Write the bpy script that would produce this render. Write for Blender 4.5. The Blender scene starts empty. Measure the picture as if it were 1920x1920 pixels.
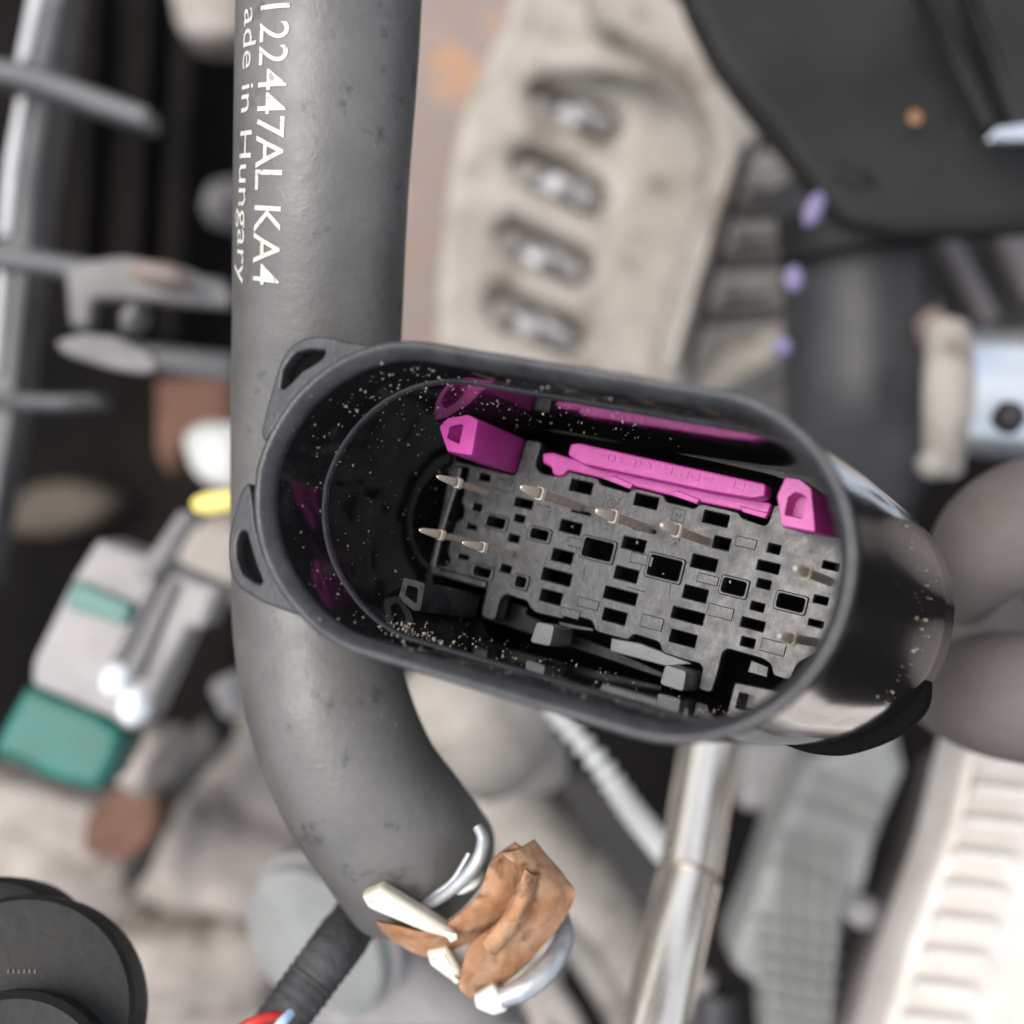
import bpy, math, random
from mathutils import Vector, noise
from mathutils.geometry import tessellate_polygon
random.seed(7)
SC = bpy.context.scene
COL = SC.collection

# ------------------------------------------------------------------ camera, sky, sun, exposure
F = 2511.0                       # focal length in photo pixels (photo is 1920 wide)
CAMZ = 1.30                      # camera height in metres above the bottom of the engine bay
CAM = Vector((0, 0, CAMZ))
def BZ(Z):
    """working depth -> metres from the lens: things behind the connector lie deeper in the engine bay"""
    return Z if Z < .235 else .235 + (Z - .235) * 3.0
cd = bpy.data.cameras.new('camera')
cam = bpy.data.objects.new('camera', cd)
COL.objects.link(cam)
cam.location = CAM
cd.sensor_width = 36
cd.lens = F / 1920 * 36
cd.clip_start = 0.005
cd.clip_end = 50
cd.dof.use_dof = True
cd.dof.focus_distance = 0.193
cd.dof.aperture_fstop = cd.lens / 5.0
SC.camera = cam

SUN_EL, SUN_AZ = math.radians(65), math.radians(286)     # azimuth clockwise from +Y (image up)
wd = bpy.data.worlds.new('World'); SC.world = wd; wd.use_nodes = True
nt = wd.node_tree
sky = nt.nodes.new('ShaderNodeTexSky'); sky.sky_type = 'NISHITA'; sky.sun_disc = False
sky.sun_elevation = SUN_EL; sky.sun_rotation = SUN_AZ
sky.air_density = 1.0; sky.dust_density = 3.0; sky.ozone_density = 0.6; sky.altitude = 0
bgn = nt.nodes['Background']; bgn.inputs[1].default_value = 0.15
hs = nt.nodes.new('ShaderNodeHueSaturation'); hs.inputs['Saturation'].default_value = .45     # thin overcast
nt.links.new(sky.outputs[0], hs.inputs['Color']); nt.links.new(hs.outputs[0], bgn.inputs[0])
sd = bpy.data.lights.new('sun', 'SUN'); sun = bpy.data.objects.new('sun', sd); COL.objects.link(sun)
sd.energy = 1.1; sd.angle = math.radians(38); sd.color = (1.0, 0.95, 0.88)
dirv = Vector((math.sin(SUN_AZ) * math.cos(SUN_EL), math.cos(SUN_AZ) * math.cos(SUN_EL), math.sin(SUN_EL)))
sun.rotation_euler = dirv.to_track_quat('Z', 'Y').to_euler()
sun.location = (0, 0, 3)
SC.view_settings.view_transform = 'Standard'
SC.view_settings.look = 'None'
SC.view_settings.exposure = 0.82
SC.view_settings.gamma = 1.0
SC.render.engine = 'CYCLES'

# ------------------------------------------------------------------ geometry helpers
def P(px, py, Z):
    """photo pixel + distance along the optical axis -> world point"""
    Z = BZ(Z)
    return CAM + Vector(((px - 960) / F * Z, -(py - 960) / F * Z, -Z))

# local frame of the connector: U along its length, V across, W into its mouth
U = Vector((5212, -1260, 2511)).normalized()
W = Vector((.40677097, -.1216973, -.90538784)); W = (W - U * (U @ W)).normalized()
V = U.cross(W)
if V.y < 0: V = -V
O = P(1015, 1010, .16)

def L(a, b, d):                 # mm on the connector -> world
    return O + U * (a * .001) + V * (b * .001) + W * (d * .001)

def loc(px, py, d):             # pixel seen on the plane at depth d (mm) -> (a, b) mm
    r = Vector(((px - 960) / F, -(py - 960) / F, -1))
    t = ((O + W * d * .001 - CAM) @ W) / (r @ W)
    p = CAM + r * t - O
    return (p @ U * 1000, p @ V * 1000)

def empty(name, at):
    o = bpy.data.objects.new(name, None); COL.objects.link(o)
    o.location = at; o.empty_display_size = .01
    return o

def tag(o, label=None, cat=None, group=None, kind=None):
    if label: o['label'] = label
    if cat: o['category'] = cat
    if group: o['group'] = group
    if kind: o['kind'] = kind
    return o

def abs_loc(o):
    v = Vector(o.location)
    while o.parent: o = o.parent; v += o.location
    return v

def mesh(name, verts, faces, mat, parent=None, smooth=True, at=None, sharp=35):
    """verts are world points; the object sits at its own centre (or at)"""
    if at is None:
        at = sum((Vector(v) for v in verts), Vector()) / len(verts)
    me = bpy.data.meshes.new(name)
    me.from_pydata([tuple(Vector(v) - at) for v in verts], [], faces)
    me.validate(); me.update()
    if smooth:
        me.polygons.foreach_set('use_smooth', [True] * len(me.polygons))
        try: me.set_sharp_from_angle(angle=math.radians(sharp))
        except Exception: pass
    me.materials.append(mat)
    o = bpy.data.objects.new(name, me); COL.objects.link(o)
    if parent:
        o.parent = parent; o.location = at - abs_loc(parent)
    else:
        o.location = at
    return o

def fix_normals(me):
    import bmesh
    bm = bmesh.new(); bm.from_mesh(me)
    bmesh.ops.remove_doubles(bm, verts=bm.verts, dist=1e-6)
    bmesh.ops.recalc_face_normals(bm, faces=bm.faces)
    bm.to_mesh(me); bm.free()

def fillet(pts, r, n=4):
    """round the corners of a closed 2D polygon"""
    out = []; N = len(pts)
    for i in range(N):
        p0 = Vector(pts[i - 1]); p = Vector(pts[i]); p1 = Vector(pts[(i + 1) % N])
        a = p0 - p; b = p1 - p
        la, lb = a.length, b.length
        if la < 1e-9 or lb < 1e-9: continue
        rr = min(r, la * .45, lb * .45)
        s = p + a / la * rr; e = p + b / lb * rr
        for k in range(n + 1):
            t = k / n
            out.append(tuple(s * (1 - t) ** 2 + p * 2 * t * (1 - t) + e * t * t))
    return out

def slab2d(name, outline, holes, origin, ex, ey, ez, thick, bev, mat, parent=None, bres=2, sharp=35):
    """extruded 2D outline with holes; its front face lies on the plane through origin, ez points to the front"""
    cu = bpy.data.curves.new(name, 'CURVE'); cu.dimensions = '2D'; cu.fill_mode = 'BOTH'
    S = 1000.0
    for poly in [outline] + list(holes):
        sp = cu.splines.new('POLY'); sp.points.add(len(poly) - 1); sp.use_cyclic_u = True
        for q, (x, y) in zip(sp.points, poly): q.co = (x * S, y * S, 0, 1)
    bev = min(bev, thick * .45)
    cu.extrude = (thick / 2 - bev) * S; cu.bevel_depth = bev * S; cu.bevel_resolution = bres
    cu.offset = -bev * S
    co = bpy.data.objects.new(name, cu); COL.objects.link(co)
    dg = bpy.context.evaluated_depsgraph_get()
    me = bpy.data.meshes.new_from_object(co.evaluated_get(dg))
    bpy.data.objects.remove(co)
    vs = [origin + ex * (v.co.x / S) + ey * (v.co.y / S) + ez * (v.co.z / S - thick / 2) for v in me.vertices]
    fs = [tuple(p.vertices) for p in me.polygons]
    o = mesh(name, vs, fs, mat, parent, True, sharp=sharp)
    fix_normals(o.data)
    try: o.data.set_sharp_from_angle(angle=math.radians(sharp))
    except Exception: pass
    # bevels smooth, the flat front and back faces stay truly flat
    o.data.polygons.foreach_set('use_smooth', [abs(p_.normal @ ez) < .999 for p_ in o.data.polygons])
    return o

def slab(name, pts, Z, thick, mat, parent=None, bev=.002, r=12, holes=(), tilt=(0, 0), hr=8, sharp=40):
    """a solid plate or block of the engine bay: outline in photo pixels, front face at distance Z,
    tilt = slope of its front face (metres of height per metre sideways, x and y)"""
    cx = sum(p[0] for p in pts) / len(pts); cy = sum(p[1] for p in pts) / len(pts)
    o = P(cx, cy, Z)
    ex = Vector((1, 0, tilt[0])).normalized()
    ey = Vector((0, 1, tilt[1])); ey = (ey - ex * (ex @ ey)).normalized()
    ez = ex.cross(ey)
    def un(q):
        rdir = Vector(((q[0] - 960) / F, -(q[1] - 960) / F, -1))
        t = ((o - CAM) @ ez) / (rdir @ ez)
        p = CAM + rdir * t - o
        return (p @ ex, p @ ey)
    k = BZ(Z) / F; thick = thick * BZ(Z) / Z
    ol = fillet([un(q) for q in pts], r * k)
    hl = [fillet([un(q) for q in h], hr * k) for h in holes]
    return slab2d(name, ol, hl, o, ex, ey, ez, thick, bev, mat, parent, 3, sharp)

def cslab(name, pts, d, thick, mat, parent, bev=.2, r=.4, holes=(), hr=.15, sharp=35):
    """same on the connector: pixel outline seen at depth d (mm)"""
    ol = [(a * .001, b * .001) for a, b in fillet([loc(x, y, d) for x, y in pts], r)]
    hl = [[(a * .001, b * .001) for a, b in (fillet(h, rr) if rr > 0 else h)] for h, rr in holes]
    return slab2d(name, ol, hl, O + W * d * .001, U, V, -W, thick * .001, bev * .001, mat, parent, 2, sharp)

def catmull(pts, n=8, closed=False):
    out = []; N = len(pts)
    P_ = [Vector(p) for p in pts]
    rng = range(N) if closed else range(N - 1)
    for i in rng:
        if closed: p0, p1, p2, p3 = P_[i - 1], P_[i], P_[(i + 1) % N], P_[(i + 2) % N]
        else: p0, p1, p2, p3 = P_[max(i - 1, 0)], P_[i], P_[i + 1], P_[min(i + 2, N - 1)]
        for k in range(n):
            t = k / n
            out.append(.5 * ((2 * p1) + (-p0 + p2) * t + (2 * p0 - 5 * p1 + 4 * p2 - p3) * t * t + (-p0 + 3 * p1 - 3 * p2 + p3) * t ** 3))
    if not closed: out.append(P_[-1])
    return out

def sweep(name, ctrl, mat, parent=None, n=28, seg=10, rib=None, cap=True, flat=1.0, fr_out=None):
    """tube through ctrl = [(px, py, Z, radius_px)], rib = (amplitude, wavelength) in metres"""
    pts = [(*P(x, y, Z), r * BZ(Z) / F) for x, y, Z, r in ctrl]
    return sweep3(name, pts, mat, parent, n, seg, rib, cap, flat, fr_out)

def sweep3(name, pts, mat, parent=None, n=28, seg=10, rib=None, cap=True, flat=1.0, fr_out=None):
    c = catmull([Vector(p) for p in pts], seg)
    C3 = [Vector(q[:3]) for q in c]; R = [q[3] for q in c]
    T = []
    for i in range(len(C3)):
        a = C3[max(i - 1, 0)]; b = C3[min(i + 1, len(C3) - 1)]
        T.append((b - a).normalized())
    nrm = Vector((0, 0, 1)); nrm = (nrm - T[0] * (nrm @ T[0])).normalized()
    verts = []; faces = []; s = 0; frames = []
    for i, (p, r, t) in enumerate(zip(C3, R, T)):
        if i: s += (C3[i] - C3[i - 1]).length
        nrm = (nrm - t * (nrm @ t)).normalized(); bi = t.cross(nrm)
        rr = r
        if rib: rr = r + rib[0] * (math.cos(2 * math.pi * s / rib[1]) * .5 - .5)
        frames.append((p, t, nrm, bi, rr, s))
        for k in range(n):
            an = 2 * math.pi * k / n
            verts.append(p + nrm * (math.cos(an) * rr * flat) + bi * (math.sin(an) * rr))
    for i in range(len(C3) - 1):
        for k in range(n):
            a = i * n + k; b = i * n + (k + 1) % n
            faces.append((a, b, b + n, a + n))
    if cap:
        faces.append(tuple(range(n))[::-1]); faces.append(tuple(range((len(C3) - 1) * n, len(C3) * n)))
    if fr_out is not None: fr_out.extend(frames)
    o = mesh(name, verts, faces, mat, parent, True, sharp=50)
    fix_normals(o.data)
    return o

def lathe(name, prof, at, axis, mat, parent=None, n=40, sharp=40):
    """prof = [(radius, height)] in metres"""
    axis = axis.normalized()
    x = axis.orthogonal().normalized(); y = axis.cross(x)
    verts = []; faces = []
    for r, h in prof:
        for k in range(n):
            an = 2 * math.pi * k / n
            verts.append(at + axis * h + (x * math.cos(an) + y * math.sin(an)) * r)
    for i in range(len(prof) - 1):
        for k in range(n):
            a = i * n + k; b = i * n + (k + 1) % n
            faces.append((a, b, b + n, a + n))
    faces.append(tuple(range(n))[::-1]); faces.append(tuple(range((len(prof) - 1) * n, len(prof) * n)))
    o = mesh(name, verts, faces, mat, parent, True, sharp=sharp)
    fix_normals(o.data)
    return o

def lump(name, px, py, Z, rx, ry, mat, parent=None, depth=None, amp=.12, seed=0, rot=0, freq=1.6):
    """a rounded casting or cap: ellipsoid with an uneven skin; radii in photo pixels"""
    k = BZ(Z) / F; rz = (depth * BZ(Z) / Z if depth else (rx + ry) / 2 * k)
    nU, nV = 28, 18
    at = P(px, py, Z) - Vector((0, 0, rz))
    verts = [Vector((0, 0, 1))]; faces = []
    for j in range(1, nV):
        th = math.pi * j / nV
        for i in range(nU):
            ph = 2 * math.pi * i / nU
            verts.append(Vector((math.sin(th) * math.cos(ph), math.sin(th) * math.sin(ph), math.cos(th))))
    verts.append(Vector((0, 0, -1)))
    ca, sa = math.cos(rot), math.sin(rot)
    out = []
    for v in verts:
        m = 1 + amp * noise.noise(v * freq + Vector((seed * 7.3, seed, 0)))
        x, y, z = v.x * rx * k * m, v.y * ry * k * m, v.z * rz * m
        out.append(at + Vector((x * ca - y * sa, x * sa + y * ca, z)))
    for i in range(nU): faces.append((0, 1 + i, 1 + (i + 1) % nU))
    for j in range(nV - 2):
        for i in range(nU):
            a = 1 + j * nU + i; b = 1 + j * nU + (i + 1) % nU
            faces.append((a, a + nU, b + nU, b))
    last = len(out) - 1
    for i in range(nU): faces.append((last, 1 + (nV - 2) * nU + (i + 1) % nU, 1 + (nV - 2) * nU + i))
    return mesh(name, out, faces, mat, parent, True, sharp=80)

# ------------------------------------------------------------------ materials
def mat(name, base, rough=.5, metal=0.0, base2=None, nscale=60, namt=1.0, bump=0.0, bscale=400, spec=.5,
        base3=None, n3=25, t3=.6, rvar=0.0, rscale=300, coat=0.0, det=4, edge=(.35, .65)):
    m = bpy.data.materials.new(name); m.use_nodes = True
    n = m.node_tree; b = n.nodes['Principled BSDF']; lk = n.links.new
    b.inputs['Roughness'].default_value = rough; b.inputs['Metallic'].default_value = metal
    b.inputs['Specular IOR Level'].default_value = spec
    b.inputs['Coat Weight'].default_value = coat; b.inputs['Coat Roughness'].default_value = .08
    geo = n.nodes.new('ShaderNodeTexCoord')
    src = geo.outputs['Object']
    def nz(sc, d=det):
        t = n.nodes.new('ShaderNodeTexNoise'); t.inputs['Scale'].default_value = sc; t.inputs['Detail'].default_value = d
        t.inputs['Roughness'].default_value = .6
        lk(src, t.inputs['Vector']); return t
    def ramp(t, lo, hi):
        r = n.nodes.new('ShaderNodeMapRange'); r.inputs[1].default_value = lo; r.inputs[2].default_value = hi
        lk(t.outputs['Fac'], r.inputs[0]); return r
    col = None
    if base2:
        t = ramp(nz(nscale), *edge)
        mx = n.nodes.new('ShaderNodeMix'); mx.data_type = 'RGBA'
        mx.inputs[6].default_value = (*base, 1); mx.inputs[7].default_value = (*base2, 1)
        lk(t.outputs[0], mx.inputs[0]); col = mx.outputs[2]
        if base3:
            t2 = ramp(nz(n3), t3, t3 + .12)
            m2 = n.nodes.new('ShaderNodeMix'); m2.data_type = 'RGBA'
            lk(col, m2.inputs[6]); m2.inputs[7].default_value = (*base3, 1); lk(t2.outputs[0], m2.inputs[0]); col = m2.outputs[2]
        lk(col, b.inputs['Base Color'])
    else: b.inputs['Base Color'].default_value = (*base, 1)
    if rvar:
        r = n.nodes.new('ShaderNodeMapRange'); t = nz(rscale)
        r.inputs[1].default_value = .3; r.inputs[2].default_value = .7
        r.inputs[3].default_value = max(rough - rvar, .02); r.inputs[4].default_value = rough + rvar
        lk(t.outputs['Fac'], r.inputs[0]); lk(r.outputs[0], b.inputs['Roughness'])
    if bump:
        t = nz(bscale); bp = n.nodes.new('ShaderNodeBump'); bp.inputs['Strength'].default_value = bump
        bp.inputs['Distance'].default_value = .0004
        lk(t.outputs['Fac'], bp.inputs['Height']); lk(bp.outputs[0], b.inputs['Normal'])
    return m

M = {}
M['shell'] = mat('glossy_black_plastic', (.010, .010, .011), .08, spec=.5, rvar=.03, rscale=350, bump=.03, bscale=500, base2=(.050, .043, .036), nscale=110, edge=(.56, .90), det=10)
M['rim'] = mat('satin_black_plastic', (.022, .023, .025), .36, spec=.6, rvar=.10, rscale=600, bump=.25, bscale=1500,
               base2=(.046, .047, .050), nscale=260)
M['floor'] = mat('dusty_black_plastic', (.006, .006, .0065), .30, spec=.22, rvar=.1, rscale=220, base2=(.012, .012, .012), nscale=180, bump=.1, bscale=900)
M['plate'] = mat('grey_black_plate_plastic', (.014, .015, .017), .32, spec=.55, base2=(.042, .044, .049), nscale=230, det=5, edge=(.36, .66), rvar=.14,
                 rscale=420, bump=.12, bscale=900, base3=(.08, .08, .078), n3=330, t3=.60)
M['magenta'] = mat('magenta_plastic', (.54, .058, .35), .36, spec=.5, base2=(.45, .043, .29), nscale=300, bump=.12, bscale=1300)
M['pin'] = mat('tinned_brass', (.78, .70, .57), .36, metal=.15, base2=(.55, .47, .36), nscale=700, rvar=.1, rscale=900)
M['pintip'] = mat('bright_tin', (.98, .91, .78), .34, metal=.05, base2=(.88, .78, .62), nscale=900)
M['hose'] = mat('weathered_grey_rubber', (.092, .088, .083), .43, spec=.65, base2=(.142, .136, .129), nscale=45, rvar=.12, rscale=120,
                bump=.3, bscale=700, base3=(.05, .049, .047), n3=170, t3=.60, det=8)
M['print'] = mat('cream_print_ink', (.62, .60, .53), .6, base2=(.50, .48, .43), nscale=500, base3=(.24, .235, .22), n3=900, t3=.57)
M['cast'] = mat('corroded_cast_aluminium', (.40, .365, .32), .62, base2=(.28, .25, .215), nscale=55, bump=.9, bscale=220,
                base3=(.17, .14, .11), n3=60, t3=.55, det=8)
M['cast2'] = mat('dusty_cast_aluminium', (.38, .335, .30), .65, base2=(.20, .175, .15), nscale=38, bump=.9, bscale=150,
                 base3=(.10, .08, .06), n3=36, t3=.56, det=8)
M['coil'] = mat('silver_windings', (.86, .86, .88), .35, metal=.5, base2=(.42, .43, .46), nscale=160, bump=.5)
M['dark'] = mat('grimy_black_metal', (.012, .012, .012), .6, base2=(.03, .026, .022), nscale=28, bump=.6, bscale=150)
M['blackpl'] = mat('dusty_black_cover_plastic', (.008, .008, .0078), .6, spec=.3, base2=(.018, .018, .0165), nscale=30, bump=.3, bscale=300,
                   base3=(.07, .066, .055), n3=42, t3=.68)
M['rubber'] = mat('dark_grey_rubber', (.026, .025, .028), .48, base2=(.048, .046, .049), nscale=40, bump=.3)
M['boot'] = mat('dusty_grey_rubber', (.105, .088, .080), .75, base2=(.15, .130, .120), nscale=40, bump=.3)
M['greyplast'] = mat('light_grey_plastic', (.33, .31, .305), .45, base2=(.25, .235, .23), nscale=60, bump=.2)
M['palegrey'] = mat('pale_grey_green_plastic', (.34, .345, .325), .5, base2=(.25, .255, .24), nscale=45, bump=.2)
M['bar'] = mat('grey_grille_plastic', (.06, .06, .065), .45, base2=(.11, .108, .112), nscale=50)
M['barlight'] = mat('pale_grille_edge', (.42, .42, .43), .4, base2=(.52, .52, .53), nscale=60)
M['bracketgrey'] = mat('dull_aluminium', (.10, .095, .095), .5, base2=(.19, .18, .175), nscale=60, bump=.3)
M['green'] = mat('teal_green_plastic', (.012, .15, .115), .45, base2=(.02, .10, .08), nscale=50)
M['palegreen'] = mat('pale_teal_seal', (.10, .22, .19), .5)
M['white'] = mat('white_plastic', (.80, .82, .86), .25, spec=.6)
M['offwhite'] = mat('off_white_plastic', (.70, .70, .66), .4, base2=(.60, .60, .57), nscale=40)
M['cream'] = mat('cream_coating', (.80, .76, .64), .45, base2=(.66, .60, .48), nscale=120)
M['yellow'] = mat('yellow_plastic', (.85, .70, .20), .5)
M['rust'] = mat('orange_rust', (.32, .135, .055), .85, base2=(.52, .32, .19), nscale=130, bump=1.5, bscale=300, base3=(.16, .07, .03), n3=170, t3=.56, det=8)
M['rustdark'] = mat('dark_brown_rust', (.10, .045, .028), .8, base2=(.17, .085, .055), nscale=60, bump=1.0, bscale=200)
M['rustpale'] = mat('pale_rusty_metal', (.25, .18, .145), .7, base2=(.22, .20, .20), nscale=35, bump=.6, base3=(.42, .22, .10), n3=34, t3=.55)
M['steel'] = mat('polished_steel', (.90, .83, .74), .24, metal=.85, base2=(.86, .78, .68), nscale=60, rvar=.06, rscale=120)
M['galv'] = mat('galvanised_wire', (.58, .60, .61), .42, metal=.6, base2=(.42, .44, .45), nscale=300, bump=.4)
M['wht'] = mat('white_ribbed_plastic', (.76, .71, .665), .4, base2=(.58, .525, .475), nscale=40)
M['mauve'] = mat('mauve_grey_plastic', (.17, .145, .14), .5, base2=(.13, .115, .115), nscale=40)
M['sump'] = mat('oily_brown_casting', (.040, .030, .020), .7, base2=(.085, .065, .042), nscale=40, bump=.6)
M['lilac'] = mat('lilac_glint_colour', (.22, .185, .32), .40, spec=.5)  # lilac glints of shiny bolts put into the base colour
M['cable'] = mat('black_cloth_tape', (.035, .034, .036), .65, base2=(.065, .063, .066), nscale=250, bump=1.0, bscale=700)
M['red'] = mat('red_wire_sheath', (.62, .04, .03), .4)
M['bluew'] = mat('pale_blue_wire_sheath', (.45, .62, .85), .35)
M['cap'] = mat('black_cap_plastic', (.006, .007, .006), .55, spec=.35, base2=(.014, .0135, .012), nscale=80, bump=.3, bscale=500)
M['bluereflect'] = mat('blue_reflection_colour', (.16, .20, .25), .12, metal=1.0, base2=(.02, .03, .035), nscale=90)  # blue-white reflection inside the cap rim put into the colour
M['chrome'] = mat('zinc_plated_steel', (.66, .72, .80), .25, metal=.8, base2=(.80, .80, .76), nscale=60)
M['dust'] = mat('sand_grain', (.80, .75, .66), .5, base2=(.62, .46, .30), nscale=1100)
M['tab'] = mat('pale_grey_lock_plastic', (.13, .135, .145), .35, spec=.6, base2=(.18, .185, .195), nscale=300)
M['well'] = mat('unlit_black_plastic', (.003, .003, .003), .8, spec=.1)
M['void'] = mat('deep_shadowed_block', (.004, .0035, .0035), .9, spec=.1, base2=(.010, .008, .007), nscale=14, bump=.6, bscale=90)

# ================================================================== SETTING
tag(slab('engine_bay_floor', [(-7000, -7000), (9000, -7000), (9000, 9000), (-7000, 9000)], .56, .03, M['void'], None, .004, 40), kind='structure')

# ================================================================== THE CONNECTOR
conn = empty('wiring_connector', L(-3, 1, 45))
tag(conn, 'black oval wiring connector with open mouth, magenta locks and metal pins', 'connector')

def stadium(off, n=26, ext=0.0, dy=0.0):
    """inner mouth outline grown by off (mm), counter-clockwise list of (a, b)"""
    ca0, ca1, cb, R0 = -21.9, 16.7 + ext, .8 + dy, 18.2
    r = R0 + off; out = []
    # the two end circles; the left end is a little longer than a half circle
    for k in range(n + 1):
        an = -math.pi / 2 + math.pi * k / n
        out.append((ca1 + r * math.cos(an) * 1.0, cb + r * math.sin(an) * (1.0)))
    for k in range(1, 8):
        t = k / 8; out.append((ca1 + (ca0 - ca1) * t, cb + r))
    for k in range(n + 1):
        an = math.pi / 2 + math.pi * k / n
        out.append((ca0 + (r + .4) * math.cos(an), cb + r * math.sin(an)))
    for k in range(1, 8):
        t = k / 8; out.append((ca0 + (ca1 - ca0) * t, cb - r))
    # measured slight skew of the long sides
    return [(a, b + (.022 * (a + 3) if b > cb else .006 * (a + 3) + (.9 if a < -22 else 0) * min(1, (-a - 22) / 10) ) ) for a, b in out]

def shell_loft(name, rings, m, cap_end=False, sharp=40):
    verts = []; faces = []
    for q in rings:
        off, d = q[:2]; ext, dy = (q[2:] if len(q) > 2 else (0, 0))
        for a, b in stadium(off, 26, ext, dy): verts.append(L(a, b, d))
    n = len(stadium(0))
    for i in range(len(rings) - 1):
        for k in range(n):
            a = i * n + k; b = i * n + (k + 1) % n
            faces.append((a, b, b + n, a + n))
    if cap_end: faces.append(tuple(range((len(rings) - 1) * n, len(rings) * n)))
    o = mesh(name, verts, faces, m, conn, True, sharp=sharp)
    fix_normals(o.data)
    return o

# the housing: inside wall, mouth lip and outside wall in one closed skin
INNER = [(-1.1, 62), (-.95, 47), (-.55, 15.2), (-.50, 14.4), (-.15, 14.2), (0, 13.6), (0, 2.3), (.3, 1.7), (1.2, .5)]
OUTER = [(2.2, 2.0, 0, 0), (2.2, 8, .3, 0), (2.25, 16, .9, -.2), (2.2, 26, 1.9, -.4), (2.0, 38, 3.1, -.8), (1.9, 50, 4.0, -1.1), (1.8, 62, 4.5, -1.2), (1.2, 63.5, 4.4, -1.2), (0, 64, 4.2, -1.2)]
housing = shell_loft('housing', INNER, M['shell'])
rim = shell_loft('mouth_rim', [(-.03, 2.5), (-.03, 2.0), (.12, 1.55), (1.05, .28), (1.3, .06), (1.55, -.02), (1.9, .0), (2.12, .14), (2.23, .6), (2.23, 2.2), (2.1, 2.25)], M['rim'])
M['outer'] = mat('polished_black_plastic', (.007, .007, .006), .12, spec=1.0, rvar=.03, rscale=250, bump=.05, bscale=300, coat=.6)
outer = shell_loft('outer_wall', [(2.0, 1.9, 0, 0)] + OUTER, M['outer'], True)
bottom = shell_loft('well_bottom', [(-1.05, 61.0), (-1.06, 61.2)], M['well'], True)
ring = shell_loft('sealing_ledge', [(.05, 13.5), (-.08, 13.6), (-.30, 13.75), (-.44, 13.95), (-.48, 14.3), (-.5, 14.5)], M['rim'])

DP = 44.0     # depth of the contact plate, mm
DF = 47.6     # depth of the well floor, mm
# floor of the mouth, with the opening the plate stands in
fo = [(a * .001, b * .001) for a, b in stadium(-.9)]
hole_px = [(800, 900), (835, 815), (870, 780), (1000, 800), (1240, 840), (1460, 890), (1590, 960), (1600, 1120), (1540, 1240), (1440, 1330),
           (1300, 1320), (1150, 1270), (1000, 1225), (880, 1185), (800, 1150), (770, 1075)]
fh = [(a * .001, b * .001) for a, b in fillet([loc(x, y, DF) for x, y in hole_px], 2)]
floor = slab2d('well_floor', fo, [fh], O + W * DF * .001, U, V, -W, .0012, .0002, M['floor'], conn)

# contact plate -------------------------------------------------------------
plate_px = [(838, 868), (850, 863), (966, 892), (987, 824), (1016, 829), (1004, 868), (1008, 880), (1016, 887), (1050, 894), (1064, 883), (1122, 897),
            (1126, 908), (1180, 923), (1186, 913), (1245, 928), (1249, 940), (1303, 953), (1312, 943), (1385, 960), (1392, 971), (1437, 986),
            (1452, 944), (1480, 952), (1600, 985), (1608, 1060), (1590, 1150), (1552, 1215), (1496, 1244), (1481, 1277), (1448, 1267), (1446, 1247), (1430, 1236), (1364, 1217), (1355, 1224), (1346, 1262),
            (1334, 1300), (1308, 1293), (1317, 1253), (1311, 1245), (1288, 1239), (1240, 1224), (1237, 1205), (1188, 1189), (1177, 1201), (1115, 1184), (1111, 1165), (1064, 1151),
            (1055, 1161), (1003, 1149), (992, 1137), (988, 1127), (947, 1114), (937, 1124), (927, 1164), (901, 1155), (913, 1104), (806, 1074), (808, 1050), (826, 985), (842, 905)]
sq = [(900, 887, 917, 903), (888, 943, 901, 959), (876, 982, 892, 994), (860, 1038, 877, 1050), (967, 932, 996, 955), (966, 964, 981, 980),
      (955, 1001, 971, 1018), (940, 1058, 956, 1075), (1072, 898, 1107, 927), (1193, 925, 1230, 955), (1053, 974, 1086, 1003), (1038, 1028, 1070, 1058),
      (1019, 1064, 1067, 1099), (1016, 1104, 1049, 1135), (1170, 1005, 1206, 1036), (1156, 1061, 1192, 1093), (1136, 1099, 1190, 1135), (1134, 1140, 1170, 1172),
      (1188, 986, 1228, 1000), (1322, 957, 1362, 988), (1300, 1039, 1340, 1072), (1442, 1019, 1460, 1039), (1423, 1050, 1458, 1076), (1422, 1085, 1442, 1105),
      (1410, 1128, 1430, 1147), (1285, 1097, 1322, 1130), (1263, 1137, 1316, 1172), (1392, 1157, 1430, 1184), (1260, 1180, 1301, 1214), (1392, 1194, 1412, 1215),
      (1518, 1161, 1541, 1177), (1545, 1052, 1570, 1070), (1341, 1005, 1365, 1032), (1528, 1116, 1550, 1134), (1073, 955, 1106, 966)]
rd = [(917, 967, 946, 993), (999, 990, 1027, 1015), (892, 1061, 919, 1085), (971, 1080, 985, 1103), (1100, 1008, 1145, 1054), (1223, 1040, 1272, 1091),
      (1359, 1083, 1395, 1119), (1462, 1112, 1505, 1149)]
def rect(x0, y0, x1, y1, grow=0):
    a0, b0 = loc(x0, y0, DP); a1, b1 = loc(x1, y1, DP)
    return [(a0 - grow, b0 + grow), (a1 + grow, b0 + grow), (a1 + grow, b1 - grow), (a0 - grow, b1 - grow)]
slot_z = [(540, 350), (635, 365), (600, 560), (545, 780), (580, 870), (560, 970), (480, 1010), (430, 1180), (375, 1380), (410, 1480), (370, 1545), (262, 1525), (290, 1350), (340, 1150), (400, 1000), (460, 700), (520, 520)]
slot = [loc(x / 6.4 + 780, y / 6.4 + 820, DP) for x, y in slot_z]
holes = [(rect(*q), .06) for q in sq] + [(rect(*q, grow=.02), .42) for q in rd] + [(slot, .3)]
plate = cslab('contact_plate', plate_px, DP, 3.4, M['plate'], conn, .20, .7, holes)

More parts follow.
